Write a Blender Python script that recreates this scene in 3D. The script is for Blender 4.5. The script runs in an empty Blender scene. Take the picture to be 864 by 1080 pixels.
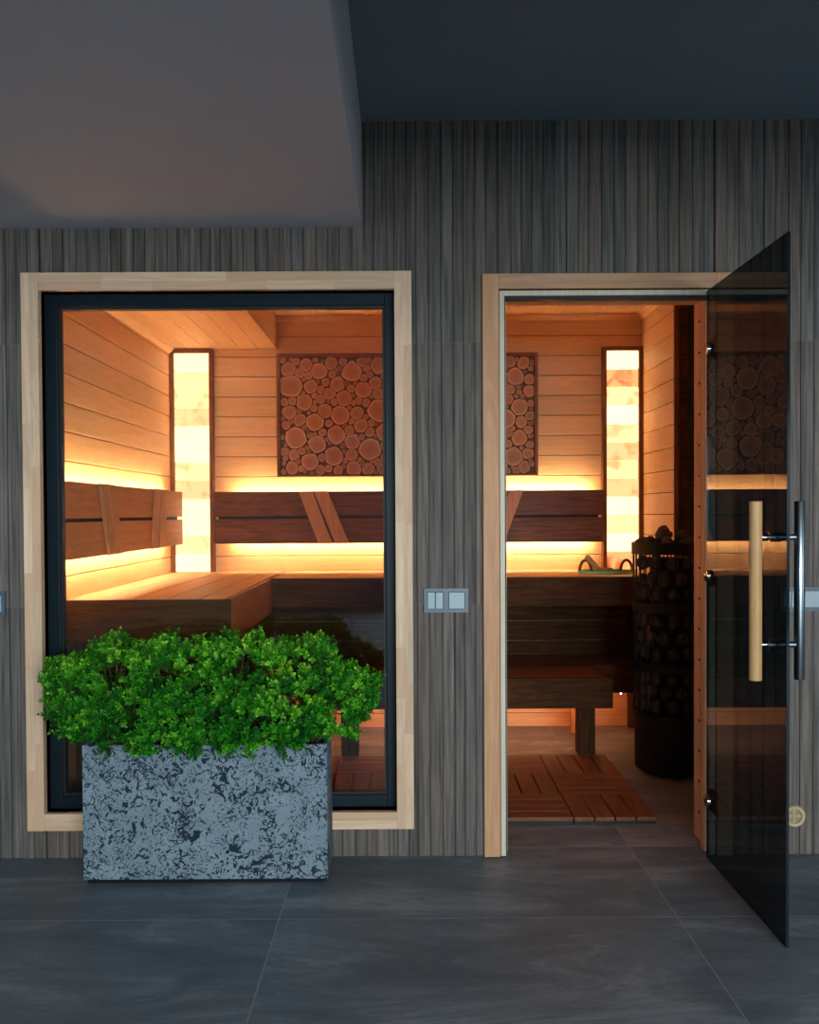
import bpy, math, random
from mathutils import Vector, Matrix, Euler
R = math.radians
C = bpy.context.scene.collection
scene = bpy.context.scene

# ------------------------------------------------------------------ camera, light, exposure
F = 1019.7
cam = bpy.data.cameras.new('camera')
cam.sensor_fit = 'VERTICAL'
cam.sensor_height = 24.0
cam.sensor_width = 24.0
cam.lens = 24.0 * F / 1080.0
PITCH, ROLL, YAW = 1.094, 0.304, 0.069
cam.shift_x = 4.1 / 1080.0
cam.shift_y = 20.7 / 1080.0
cam.clip_start = 0.02
camo = bpy.data.objects.new('camera', cam)
C.objects.link(camo)
camo.matrix_world = Matrix.Translation((0, -3.25, 1.1619)) @ Matrix.Rotation(R(-YAW), 4, 'Z') @ Matrix.Rotation(R(90 - PITCH), 4, 'X') @ Matrix.Rotation(R(-ROLL), 4, 'Z')
scene.camera = camo

world = bpy.data.worlds.new('world')
scene.world = world
world.use_nodes = True
world.node_tree.nodes['Background'].inputs[0].default_value = (0.35, 0.45, 0.6, 1)
world.node_tree.nodes['Background'].inputs[1].default_value = 0.02

DAY = (0.80, 0.93, 1.0)
def area(name, loc, rot, sx, sy, power, color):
    l = bpy.data.lights.new(name, 'AREA')
    l.shape = 'RECTANGLE'; l.size = sx; l.size_y = sy; l.energy = power; l.color = color
    o = bpy.data.objects.new(name, l); C.objects.link(o)
    o.location = loc; o.rotation_euler = rot
    return o
area('rear_window_daylight', (1.9, -8.02, 1.50), (R(90), 0, 0), 3.4, 1.20, 445, DAY)          # in the opening of the rear wall
area('side_window_daylight', (-3.98, -3.2, 1.25), (R(90), 0, R(-90)), 2.9, 1.5, 26, DAY)      # in the opening of the left wall
area('right_window_daylight', (3.98, -2.6, 1.15), (R(90), 0, R(90)), 1.8, 1.5, 13, (0.66, 0.88, 1.0))      # fill light added in the right wall opening to brighten the soffit side

LED_STRENGTH = 105.0
SALT_STRENGTH = 1.7

scene.view_settings.view_transform = 'Standard'
scene.view_settings.look = 'None'
scene.view_settings.exposure = 0.0
scene.view_settings.gamma = 1.0
scene.view_settings.use_curve_mapping = False
scene.cycles.use_denoising = True
scene.cycles.max_bounces = 10
scene.cycles.diffuse_bounces = 6
scene.cycles.glossy_bounces = 5
scene.cycles.transparent_max_bounces = 16

# ------------------------------------------------------------------ materials
def mat(name):
    m = bpy.data.materials.new(name); m.use_nodes = True
    nt = m.node_tree
    b = nt.nodes['Principled BSDF']
    return m, nt, b
def nd(nt, kind, **kw):
    n = nt.nodes.new(kind)
    for k, v in kw.items():
        if k.startswith('i_'):
            n.inputs[k[2:].replace('_', ' ')].default_value = v
        else:
            setattr(n, k, v)
    return n
def col(c): return (c[0], c[1], c[2], 1.0)
def ramp(nt, fac, stops):
    r = nt.nodes.new('ShaderNodeValToRGB')
    el = r.color_ramp.elements
    while len(el) < len(stops): el.new(0.5)
    for e, (p, c) in zip(el, stops):
        e.position = p; e.color = col(c) if len(c) == 3 else c
    nt.links.new(fac, r.inputs[0])
    return r.outputs[0]
def mix(nt, fac, a, b, blend='MIX'):
    m = nt.nodes.new('ShaderNodeMix'); m.data_type = 'RGBA'; m.blend_type = blend
    for sock, v in ((m.inputs[0], fac), (m.inputs[6], a), (m.inputs[7], b)):
        if isinstance(v, (int, float)): sock.default_value = v
        elif isinstance(v, tuple): sock.default_value = col(v)
        else: nt.links.new(v, sock)
    return m.outputs[2]
def math_(nt, op, a, b=None, c=None):
    m = nt.nodes.new('ShaderNodeMath'); m.operation = op
    for i, v in enumerate((a, b, c)):
        if v is None: continue
        if isinstance(v, (int, float)): m.inputs[i].default_value = v
        else: nt.links.new(v, m.inputs[i])
    return m.outputs[0]
def coords(nt, scale=(1, 1, 1), island=True, jitter=7.0):
    tc = nt.nodes.new('ShaderNodeTexCoord')
    out = tc.outputs['Object']
    rnd = None
    if island:
        g = nt.nodes.new('ShaderNodeNewGeometry')
        rnd = g.outputs['Random Per Island']
        va = nt.nodes.new('ShaderNodeVectorMath'); va.operation = 'ADD'
        s = math_(nt, 'MULTIPLY', rnd, jitter)
        nt.links.new(out, va.inputs[0]); nt.links.new(s, va.inputs[1])
        out = va.outputs[0]
    mp = nt.nodes.new('ShaderNodeMapping'); mp.inputs['Scale'].default_value = scale
    nt.links.new(out, mp.inputs[0])
    return mp.outputs[0], rnd
def bump(nt, b, height, strength=0.2, dist=0.002):
    n = nt.nodes.new('ShaderNodeBump'); n.inputs['Strength'].default_value = strength
    n.inputs['Distance'].default_value = dist
    nt.links.new(height, n.inputs['Height']); nt.links.new(n.outputs[0], b.inputs['Normal'])
def wood(name, light, dark, axis='x', rough=0.5, var=0.25, fine=60, spec=0.3, tint=None):
    m, nt, b = mat(name)
    k = {'x': 0, 'y': 1, 'z': 2}[axis]
    s1 = [fine] * 3; s1[k] = fine * 0.03
    s2 = [9.0] * 3; s2[k] = 1.0
    c1, rnd = coords(nt, tuple(s1)); c2, _ = coords(nt, tuple(s2))
    n1 = nd(nt, 'ShaderNodeTexNoise', i_Scale=1.6, i_Detail=4.0, i_Roughness=0.6); nt.links.new(c1, n1.inputs[0])
    n2 = nd(nt, 'ShaderNodeTexNoise', i_Scale=1.5, i_Detail=3.0, i_Distortion=0.8); nt.links.new(c2, n2.inputs[0])
    w = math_(nt, 'FRACT', math_(nt, 'MULTIPLY', n2.outputs[0], 7.0))
    w = math_(nt, 'ABSOLUTE', math_(nt, 'SUBTRACT', w, 0.5))
    f = math_(nt, 'ADD', math_(nt, 'MULTIPLY', n1.outputs[0], 0.75), math_(nt, 'MULTIPLY', w, 0.5))
    c = ramp(nt, f, [(0.28, dark), (0.78, light)])
    v = math_(nt, 'MULTIPLY_ADD', rnd, var, 1.0 - var * 0.6)
    hv = nt.nodes.new('ShaderNodeHueSaturation')
    nt.links.new(c, hv.inputs['Color']); nt.links.new(v, hv.inputs['Value'])
    c = hv.outputs[0]
    if tint:
        c = mix(nt, math_(nt, 'GREATER_THAN', math_(nt, 'FRACT', math_(nt, 'MULTIPLY', rnd, 13.7)), 0.62), c, mix(nt, 0.45, c, tint))
    nt.links.new(c, b.inputs['Base Color'])
    b.inputs['Roughness'].default_value = rough
    b.inputs['Specular IOR Level'].default_value = spec
    bump(nt, b, n1.outputs[0], 0.15, 0.001)
    return m
def plain(name, c, rough=0.5, metal=0.0, noise=0.0, spec=0.5, nscale=20):
    m, nt, b = mat(name)
    b.inputs['Roughness'].default_value = rough; b.inputs['Metallic'].default_value = metal
    b.inputs['Specular IOR Level'].default_value = spec
    cc, _ = coords(nt, (1, 1, 1), island=False)
    n = nd(nt, 'ShaderNodeTexNoise', i_Scale=float(nscale), i_Detail=4.0); nt.links.new(cc, n.inputs[0])
    lo = tuple(x * (1 - noise) for x in c); hi = tuple(min(1, x * (1 + noise)) for x in c)
    nt.links.new(ramp(nt, n.outputs[0], [(0.3, lo), (0.7, hi)]), b.inputs['Base Color'])
    return m
def emit(name, c, s):
    m = bpy.data.materials.new(name); m.use_nodes = True
    nt = m.node_tree; nt.nodes.remove(nt.nodes['Principled BSDF'])
    e = nt.nodes.new('ShaderNodeEmission'); e.inputs[0].default_value = col(c); e.inputs[1].default_value = s
    nt.links.new(e.outputs[0], nt.nodes['Material Output'].inputs[0])
    return m
def glass(name, tint, gloss=(1, 1, 1), base=0.045, grazing=1.0):
    m = bpy.data.materials.new(name); m.use_nodes = True
    nt = m.node_tree; nt.nodes.remove(nt.nodes['Principled BSDF'])
    t = nt.nodes.new('ShaderNodeBsdfTransparent'); t.inputs[0].default_value = col(tint)
    g = nt.nodes.new('ShaderNodeBsdfGlossy'); g.inputs[0].default_value = col(gloss); g.inputs['Roughness'].default_value = 0.0
    lw = nt.nodes.new('ShaderNodeLayerWeight'); lw.inputs[0].default_value = 0.5
    f = math_(nt, 'POWER', lw.outputs['Facing'], 5.0)      # Schlick, the same from both sides of the pane
    f = math_(nt, 'MULTIPLY_ADD', f, grazing - base, base)
    mx = nt.nodes.new('ShaderNodeMixShader')
    nt.links.new(f, mx.inputs[0]); nt.links.new(t.outputs[0], mx.inputs[1]); nt.links.new(g.outputs[0], mx.inputs[2])
    nt.links.new(mx.outputs[0], nt.nodes['Material Output'].inputs[0])
    return m

M = {}
SL, SD = (0.86, 0.56, 0.30), (0.75, 0.45, 0.21)
M['plank_x'] = wood('alder_planks_x', SL, SD, 'x', 0.55, 0.16)
M['plank_y'] = wood('alder_planks_y', SL, SD, 'y', 0.55, 0.16)
M['plank_z'] = wood('alder_planks_z', SL, SD, 'z', 0.55, 0.10)
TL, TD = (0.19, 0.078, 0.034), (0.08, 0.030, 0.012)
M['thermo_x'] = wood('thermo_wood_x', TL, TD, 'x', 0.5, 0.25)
M['thermo_y'] = wood('thermo_wood_y', TL, TD, 'y', 0.5, 0.25)
M['thermo_z'] = wood('thermo_wood_z', TL, TD, 'z', 0.5, 0.25)
M['deck_y'] = wood('deck_slats', (0.30, 0.12, 0.05), (0.15, 0.055, 0.022), 'y', 0.55, 0.3)
M['frame_dark_z'] = wood('dark_frame_z', (0.30, 0.12, 0.045), (0.16, 0.06, 0.02), 'z', 0.5, 0.2)
M['bench_x'] = wood('bench_slats_x', (0.82, 0.54, 0.29), (0.68, 0.41, 0.20), 'x', 0.5, 0.15)
M['bench_y'] = wood('bench_slats_y', (0.82, 0.54, 0.29), (0.68, 0.41, 0.20), 'y', 0.5, 0.15)
M['apron_x'] = wood('dark_apron_x', (0.135, 0.058, 0.020), (0.055, 0.022, 0.008), 'x', 0.6, 0.2, spec=0.08)
M['apron_z'] = wood('dark_apron_z', (0.135, 0.058, 0.020), (0.055, 0.022, 0.008), 'z', 0.6, 0.2, spec=0.08)
M['bar_wood'] = wood('bar_wood', (0.60, 0.32, 0.15), (0.46, 0.22, 0.10), 'z', 0.5, 0.2)
M['trim_x'] = wood('jointed_pine_x', (0.92, 0.66, 0.46), (0.74, 0.48, 0.30), 'x', 0.55, 0.22, tint=(0.70, 0.38, 0.21))
M['trim_z'] = wood('jointed_pine_z', (0.92, 0.66, 0.46), (0.74, 0.48, 0.30), 'z', 0.55, 0.22, tint=(0.70, 0.38, 0.21))
M['dtrim_x'] = wood('alder_trim_x', (0.74, 0.42, 0.25), (0.56, 0.29, 0.16), 'x', 0.55, 0.15)
M['dtrim_z'] = wood('alder_trim_z', (0.80, 0.43, 0.23), (0.62, 0.30, 0.15), 'z', 0.55, 0.15)
M['pale_z'] = wood('birch_edge', (0.82, 0.73, 0.57), (0.70, 0.60, 0.44), 'z', 0.5, 0.05)
M['handle_wood'] = wood('handle_oak', (0.72, 0.42, 0.18), (0.58, 0.32, 0.13), 'z', 0.45, 0.05)
M['pale_wood'] = wood('ladle_wood', (0.70, 0.48, 0.24), (0.50, 0.30, 0.13), 'x', 0.5, 0.05)
M['alu'] = plain('navy_aluminium', (0.002, 0.012, 0.020), 0.45, 0.0, 0.1, spec=0.25)
M['gasket'] = plain('black_gasket', (0.004, 0.005, 0.006), 0.6)
M['chrome'] = plain('chrome', (0.55, 0.60, 0.63), 0.16, 1.0)
M['steel'] = plain('brushed_steel', (0.42, 0.47, 0.50), 0.26, 1.0, 0.08)
M['black_metal'] = plain('black_steel', (0.006, 0.006, 0.007), 0.5, 0.0, 0.2, spec=0.25)
M['stone'] = plain('heater_stone', (0.060, 0.052, 0.046), 0.85, 0.0, 0.5, nscale=30)
M['soil'] = plain('dark_soil', (0.012, 0.010, 0.008), 0.95, 0.0, 0.6, nscale=60)
M['switch_frame'] = plain('blue_grey_plastic', (0.085, 0.125, 0.15), 0.35, 0.0, 0.03)
M['switch_key'] = plain('grey_rocker', (0.42, 0.50, 0.53), 0.28, 0.1, 0.03)
M['soffit'] = plain('soffit_paint', (0.50, 0.48, 0.51), 0.85, 0.0, 0.03, nscale=3)
M['ceiling'] = plain('ceiling_paint', (0.19, 0.23, 0.27), 0.9, 0.0, 0.03, nscale=3)
M['room'] = plain('room_paint', (0.22, 0.24, 0.26), 0.9, 0.0, 0.04, nscale=2)
M['grout'] = plain('grout', (0.34, 0.36, 0.37), 0.9)
M['joint'] = plain('tile_joint', (0.17, 0.17, 0.165), 0.9)
M['wall_gap'] = plain('cladding_backing', (0.055, 0.055, 0.056), 0.9)
M['shell'] = plain('sauna_shell', (0.10, 0.06, 0.035), 0.9)
M['vent_wood'] = plain('vent_wood', (0.55, 0.40, 0.22), 0.5, 0.0, 0.15)
M['vent_dark'] = plain('vent_slots', (0.10, 0.07, 0.04), 0.7)
M['stem'] = plain('brown_stem', (0.06, 0.045, 0.02), 0.8, 0.0, 0.3)
M['window_glass'] = glass('clear_pane', (0.95, 0.95, 0.94))
M['door_glass'] = glass('smoked_glass', (0.17, 0.215, 0.235), base=0.02, grazing=0.62)
M['tray_glass'] = glass('green_glass', (0.55, 0.92, 0.62))
M['tray_edge'] = plain('green_glass_edge', (0.42, 0.92, 0.48), 0.1)
M['glass_edge'] = plain('smoked_glass_edge', (0.004, 0.010, 0.013), 0.08, 0.0, spec=0.6)
M['led'] = emit('warm_led', (1.0, 0.67, 0.36), LED_STRENGTH)
M['led_low'] = emit('warm_led_low', (1.0, 0.37, 0.15), LED_STRENGTH * 0.6)
M['led_white'] = emit('led_end', (0.75, 1.0, 0.95), 6.0)

def make_cladding():
    m, nt, b = mat('grey_wood_look_tile')
    c1, rnd = coords(nt, (75, 75, 2.2)); c2, _ = coords(nt, (16, 16, 0.9)); c3, _ = coords(nt, (1.2, 1.2, 1.2), island=False)
    n1 = nd(nt, 'ShaderNodeTexNoise', i_Scale=1.6, i_Detail=5.0, i_Roughness=0.65); nt.links.new(c1, n1.inputs[0])
    n2 = nd(nt, 'ShaderNodeTexNoise', i_Scale=2.2, i_Detail=3.0, i_Distortion=1.2); nt.links.new(c2, n2.inputs[0])
    f = math_(nt, 'ADD', math_(nt, 'MULTIPLY', n1.outputs[0], 0.6), math_(nt, 'MULTIPLY', n2.outputs[0], 0.4))
    c = ramp(nt, f, [(0.32, (0.045, 0.046, 0.050)), (0.47, (0.122, 0.110, 0.101)), (0.64, (0.215, 0.188, 0.168))])
    hv = nt.nodes.new('ShaderNodeHueSaturation')
    nt.links.new(c, hv.inputs['Color'])
    nt.links.new(math_(nt, 'MULTIPLY_ADD', rnd, 0.28, 0.86), hv.inputs['Value'])
    hue = ramp(nt, math_(nt, 'FRACT', math_(nt, 'MULTIPLY', rnd, 17.3)), [(0.1, (0.97, 0.97, 0.97)), (0.9, (1.13, 1.0, 0.91))])
    nt.links.new(mix(nt, 1.0, hv.outputs[0], hue, 'MULTIPLY'), b.inputs['Base Color'])
    b.inputs['Roughness'].default_value = 0.6
    b.inputs['Specular IOR Level'].default_value = 0.25
    bump(nt, b, n1.outputs[0], 0.25, 0.001)
    return m
M['cladding'] = make_cladding()

def make_slate():
    m, nt, b = mat('slate_floor_tile')
    c, rnd = coords(nt, (0.8, 2.2, 1.0), jitter=9.0)
    n1 = nd(nt, 'ShaderNodeTexNoise', i_Scale=2.4, i_Detail=8.0, i_Roughness=0.6, i_Distortion=0.9); nt.links.new(c, n1.inputs[0])
    n2 = nd(nt, 'ShaderNodeTexNoise', i_Scale=1.1, i_Detail=9.0, i_Roughness=0.72, i_Distortion=1.3); nt.links.new(c, n2.inputs[0])
    n3 = nd(nt, 'ShaderNodeTexNoise', i_Scale=55.0, i_Detail=3.0); nt.links.new(c, n3.inputs[0])
    base = ramp(nt, n1.outputs[0], [(0.30, (0.105, 0.126, 0.148)), (0.55, (0.160, 0.188, 0.215)), (0.75, (0.215, 0.245, 0.275))])
    v = math_(nt, 'ABSOLUTE', math_(nt, 'SUBTRACT', n2.outputs[0], 0.5))
    vein = ramp(nt, v, [(0.0, (1, 1, 1)), (0.060, (0, 0, 0))])
    patch = ramp(nt, n1.outputs[0], [(0.44, (0, 0, 0)), (0.60, (1, 1, 1))])
    f = math_(nt, 'MULTIPLY', math_(nt, 'MULTIPLY', vein, patch), 0.5)
    base = mix(nt, f, base, (0.36, 0.38, 0.40))
    base = mix(nt, 0.35, base, ramp(nt, n3.outputs[0], [(0.3, (0.75, 0.75, 0.75)), (0.7, (1.25, 1.25, 1.25))]), 'MULTIPLY')
    nt.links.new(base, b.inputs['Base Color'])
    b.inputs['Roughness'].default_value = 0.48
    b.inputs['Specular IOR Level'].default_value = 0.35
    bump(nt, b, n1.outputs[0], 0.25, 0.004)
    return m
M['slate'] = make_slate()

def make_planter_mat():
    m, nt, b = mat('speckled_planter')
    c, _ = coords(nt, (1, 1, 1), island=False)
    fs = None
    for sc, dist, off, th in ((33, 2.4, 0.0, 0.572), (46, 3.2, 5.0, 0.588), (26, 1.6, 11.0, 0.602)):
        mp = nt.nodes.new('ShaderNodeMapping'); mp.inputs['Location'].default_value = (off, off * 0.7, off * 1.3)
        nt.links.new(c, mp.inputs[0])
        n = nd(nt, 'ShaderNodeTexNoise', i_Scale=float(sc), i_Detail=3.0, i_Roughness=0.6, i_Distortion=float(dist)); nt.links.new(mp.outputs[0], n.inputs[0])
        big = nd(nt, 'ShaderNodeTexNoise', i_Scale=9.0, i_Detail=2.0); nt.links.new(mp.outputs[0], big.inputs[0])
        val = math_(nt, 'MULTIPLY_ADD', math_(nt, 'SUBTRACT', big.outputs[0], 0.5), 0.35, n.outputs[0])
        f = ramp(nt, val, [(th, (0, 0, 0)), (th + 0.03, (1, 1, 1))])
        fs = f if fs is None else math_(nt, 'MAXIMUM', fs, f)
    n4 = nd(nt, 'ShaderNodeTexNoise', i_Scale=14.0, i_Detail=3.0); nt.links.new(c, n4.inputs[0])
    lightc = ramp(nt, n4.outputs[0], [(0.3, (0.185, 0.243, 0.285)), (0.7, (0.25, 0.318, 0.362))])
    nt.links.new(mix(nt, fs, lightc, (0.014, 0.028, 0.045)), b.inputs['Base Color'])
    b.inputs['Roughness'].default_value = 0.75
    b.inputs['Specular IOR Level'].default_value = 0.2
    bump(nt, b, fs, -0.25, 0.003)
    return m
M['planter'] = make_planter_mat()

def make_leaf():
    m, nt, b = mat('boxwood_leaf')
    g = nt.nodes.new('ShaderNodeNewGeometry')
    a = nt.nodes.new('ShaderNodeAttribute'); a.attribute_name = 'rad'
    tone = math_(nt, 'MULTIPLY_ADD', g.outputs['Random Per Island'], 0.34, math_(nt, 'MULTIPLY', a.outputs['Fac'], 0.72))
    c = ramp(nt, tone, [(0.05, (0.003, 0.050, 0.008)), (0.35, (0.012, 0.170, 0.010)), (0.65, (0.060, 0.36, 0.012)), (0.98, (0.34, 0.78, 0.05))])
    nt.links.new(c, b.inputs['Base Color'])
    b.inputs['Roughness'].default_value = 0.42
    b.inputs['Specular IOR Level'].default_value = 0.3
    t = nt.nodes.new('ShaderNodeBsdfTranslucent'); nt.links.new(c, t.inputs[0])
    mx = nt.nodes.new('ShaderNodeMixShader'); mx.inputs[0].default_value = 0.2
    nt.links.new(b.outputs[0], mx.inputs[1]); nt.links.new(t.outputs[0], mx.inputs[2])
    nt.links.new(mx.outputs[0], nt.nodes['Material Output'].inputs[0])
    return m
M['leaf'] = make_leaf()

def make_slice():
    m, nt, b = mat('log_slice')
    a = nt.nodes.new('ShaderNodeAttribute'); a.attribute_name = 'rad'
    g = nt.nodes.new('ShaderNodeNewGeometry')
    c, _ = coords(nt, (1, 1, 1))
    n = nd(nt, 'ShaderNodeTexNoise', i_Scale=60.0, i_Detail=3.0); nt.links.new(c, n.inputs[0])
    rr = math_(nt, 'ADD', a.outputs['Fac'], math_(nt, 'MULTIPLY', math_(nt, 'SUBTRACT', n.outputs[0], 0.5), 0.10))
    ringv = math_(nt, 'SINE', math_(nt, 'MULTIPLY', rr, 38.0))
    base = ramp(nt, rr, [(0.0, (0.40, 0.165, 0.07)), (0.55, (0.48, 0.21, 0.09)), (0.78, (0.52, 0.23, 0.10)), (0.87, (0.74, 0.43, 0.23)), (0.95, (0.68, 0.36, 0.18)), (0.985, (0.14, 0.06, 0.03))])
    base = mix(nt, math_(nt, 'MULTIPLY_ADD', ringv, 0.06, 0.07), base, (0.10, 0.035, 0.015))
    hv = nt.nodes.new('ShaderNodeHueSaturation')
    nt.links.new(base, hv.inputs['Color']); nt.links.new(math_(nt, 'MULTIPLY_ADD', g.outputs['Random Per Island'], 0.45, 0.75), hv.inputs['Value'])
    nt.links.new(hv.outputs[0], b.inputs['Base Color'])
    b.inputs['Roughness'].default_value = 0.6
    return m
M['slice'] = make_slice()
M['slice_back'] = plain('slice_backing', (0.20, 0.085, 0.04), 0.8)

def make_salt(name, hot, stain, amount, strength):
    m = bpy.data.materials.new(name); m.use_nodes = True
    nt = m.node_tree; b = nt.nodes['Principled BSDF']
    c, _ = coords(nt, (1, 1, 1), jitter=11.0)
    n = nd(nt, 'ShaderNodeTexNoise', i_Scale=11.0, i_Detail=5.0, i_Distortion=0.7); nt.links.new(c, n.inputs[0])
    f = ramp(nt, n.outputs[0], [(0.62 - amount, (0, 0, 0)), (0.80 - amount, (1, 1, 1))])
    ec = mix(nt, f, hot, stain)
    b.inputs['Base Color'].default_value = (0.75, 0.5, 0.35, 1)
    b.inputs['Roughness'].default_value = 0.6
    nt.links.new(ec, b.inputs['Emission Color'])
    b.inputs['Emission Strength'].default_value = strength
    return m
M['salt'] = make_salt('backlit_salt', (1.0, 0.60, 0.28), (0.58, 0.34, 0.14), 0.10, SALT_STRENGTH)
M['salt_white'] = make_salt('backlit_salt_white', (1.0, 0.70, 0.38), (0.85, 0.52, 0.25), 0.04, SALT_STRENGTH * 1.25)
M['salt_amber'] = make_salt('backlit_salt_amber', (0.80, 0.48, 0.21), (0.50, 0.25, 0.085), 0.10, SALT_STRENGTH * 0.9)
M['salt_red'] = make_salt('backlit_salt_red', (0.70, 0.36, 0.13), (0.36, 0.035, 0.010), 0.20, SALT_STRENGTH * 0.85)
M['heat_stone'] = plain('dark_stone_cladding', (0.025, 0.016, 0.010), 0.85, 0.0, 0.5, nscale=25)

# ------------------------------------------------------------------ mesh helpers
class MB:
    def __init__(s): s.v = []; s.f = []; s.mi = []; s.att = []
    def add(s, vs, fs, mi=0, att=None):
        o = len(s.v); s.v += [tuple(p) for p in vs]
        s.f += [tuple(i + o for i in f) for f in fs]; s.mi += [mi] * len(fs)
        s.att += att if att else [0.0] * len(vs)
        return s
    def box(s, x0, x1, y0, y1, z0, z1, mi=0):
        vs = [(x0, y0, z0), (x1, y0, z0), (x1, y1, z0), (x0, y1, z0), (x0, y0, z1), (x1, y0, z1), (x1, y1, z1), (x0, y1, z1)]
        return s.add(vs, [(0, 3, 2, 1), (4, 5, 6, 7), (0, 1, 5, 4), (1, 2, 6, 5), (2, 3, 7, 6), (3, 0, 4, 7)], mi)
    def hexa(s, a, b, mi=0):      # two matching quads
        return s.add(list(a) + list(b), [(0, 3, 2, 1), (4, 5, 6, 7), (0, 1, 5, 4), (1, 2, 6, 5), (2, 3, 7, 6), (3, 0, 4, 7)], mi)
    def tube(s, pts, r, n=16, mi=0, cap=True):
        pts = [Vector(p) for p in pts]; rs = r if isinstance(r, (list, tuple)) else [r] * len(pts)
        ring = []; vs = []; prev = None
        for i, p in enumerate(pts):
            d = (pts[min(i + 1, len(pts) - 1)] - pts[max(i - 1, 0)]).normalized()
            if prev is None:
                u = d.orthogonal().normalized()
            else:
                u = (prev - d * prev.dot(d)).normalized()
            prev = u; w = d.cross(u)
            for k in range(n):
                a = 2 * math.pi * k / n
                vs.append(p + (u * math.cos(a) + w * math.sin(a)) * rs[i])
        fs = []
        for i in range(len(pts) - 1):
            for k in range(n):
                a = i * n + k; b = i * n + (k + 1) % n
                fs.append((a, b, b + n, a + n))
        if cap:
            fs.append(tuple(range(n - 1, -1, -1))); fs.append(tuple(range((len(pts) - 1) * n, len(pts) * n)))
        return s.add(vs, fs, mi)
    def lathe(s, prof, c, n=32, mi=0):      # (r, z) profile round a vertical axis
        vs = []; fs = []
        for r, z in prof:
            for k in range(n):
                a = 2 * math.pi * k / n
                vs.append((c[0] + r * math.cos(a), c[1] + r * math.sin(a), c[2] + z))
        for i in range(len(prof) - 1):
            for k in range(n):
                a = i * n + k; b = i * n + (k + 1) % n
                fs.append((a, b, b + n, a + n))
        return s.add(vs, fs, mi)
    def build(s, name, mats, parent=None, bevel=0.0, smooth=False, origin=None, att=False):
        if not isinstance(mats, (list, tuple)): mats = [mats]
        if parent is not None:
            o0 = Vector((0, 0, 0)); p = parent
            while p is not None: o0 += Vector(p.location); p = p.parent
        elif origin is not None: o0 = Vector(origin)
        else:
            xs, ys, zs = zip(*s.v)
            o0 = Vector(((min(xs) + max(xs)) / 2, (min(ys) + max(ys)) / 2, min(zs)))
        me = bpy.data.meshes.new(name)
        me.from_pydata([(x - o0.x, y - o0.y, z - o0.z) for x, y, z in s.v], [], s.f)
        for m in mats: me.materials.append(m)
        if len(mats) > 1: me.polygons.foreach_set('material_index', s.mi)
        if smooth: me.polygons.foreach_set('use_smooth', [True] * len(me.polygons))
        if att:
            a = me.attributes.new('rad', 'FLOAT', 'POINT'); a.data.foreach_set('value', s.att)
        me.update()
        o = bpy.data.objects.new(name, me); C.objects.link(o)
        if parent is not None: o.parent = parent
        else: o.location = o0
        if bevel:
            b = o.modifiers.new('bevel', 'BEVEL'); b.width = bevel; b.segments = 2; b.limit_method = 'ANGLE'; b.angle_limit = R(50)
        if smooth and not bevel:
            w = o.modifiers.new('edges', 'EDGE_SPLIT'); w.split_angle = R(40)
        return o
def tag(o, label, cat, group=None, kind=None):
    o['label'] = label; o['category'] = cat
    if group: o['group'] = group
    if kind: o['kind'] = kind
    return o
def thing(name, label, cat, loc=(0, 0, 0), group=None, kind=None):
    o = bpy.data.objects.new(name, None); C.objects.link(o); o.location = loc
    o.empty_display_size = 0.1
    return tag(o, label, cat, group, kind)
def struct(o, label=None):
    o['kind'] = 'structure'
    if label: o['label'] = label
    return o
def copy_tree(o, parent=None):
    c = o.copy(); C.objects.link(c)
    if parent is not None: c.parent = parent
    for ch in list(o.children): copy_tree(ch, c)
    return c
def boards(mb, u0, u1, step, put, gap=0.0015):
    u = u0
    while u < u1 - 0.004:
        e = min(u + step, u1); put(mb, u + gap, e - gap); u += step

# ------------------------------------------------------------------ sizes
WX0, WX1, WZ0, WZ1 = -1.2152, -0.0296, 0.1573, 1.909      # window opening
DX0, DX1, DZ1 = 0.318, 1.045, 1.907                     # door opening
TH = 0.110                                              # front wall thickness
XL, XR, YB, YR, XN = -1.254, 1.283, 1.99, 1.335, 1.62    # sauna inside
ZLOW, ZHIGH, XSOF = 2.050, 2.226, -0.683
ZC, ZS, XS = 2.470, 2.119, -0.137                       # hall ceiling, soffit underside, soffit edge
PL = 0.1076                                             # plank pitch
PL0 = 1.364 - PL * 13

# ------------------------------------------------------------------ hall shell
def floor():
    mb = MB()
    rng = random.Random(3)
    xs = [-0.366 + 1.142 * k for k in range(-5, 6)]
    ys = [-0.5 + 0.587 * k for k in range(-14, 7)]
    for i in range(len(xs) - 1):
        for j in range(len(ys) - 1):
            x0, x1 = max(xs[i], -4.1), min(xs[i + 1], 4.1)
            y0, y1 = max(ys[j], -8.1), min(ys[j + 1], 2.15)
            if x1 - x0 < .02 or y1 - y0 < .02: continue
            mb.box(x0 + .0016, x1 - .0016, y0 + .0016, y1 - .0016, -0.02, 0.0)
    mb.box(-4.2, 4.2, -8.2, 2.2, -0.06, -0.0003, 1)
    return struct(mb.build('floor', [M['slate'], M['grout']], origin=(0, 0, 0)), 'grey slate-look floor tiles with pale joints')
floor()

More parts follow.
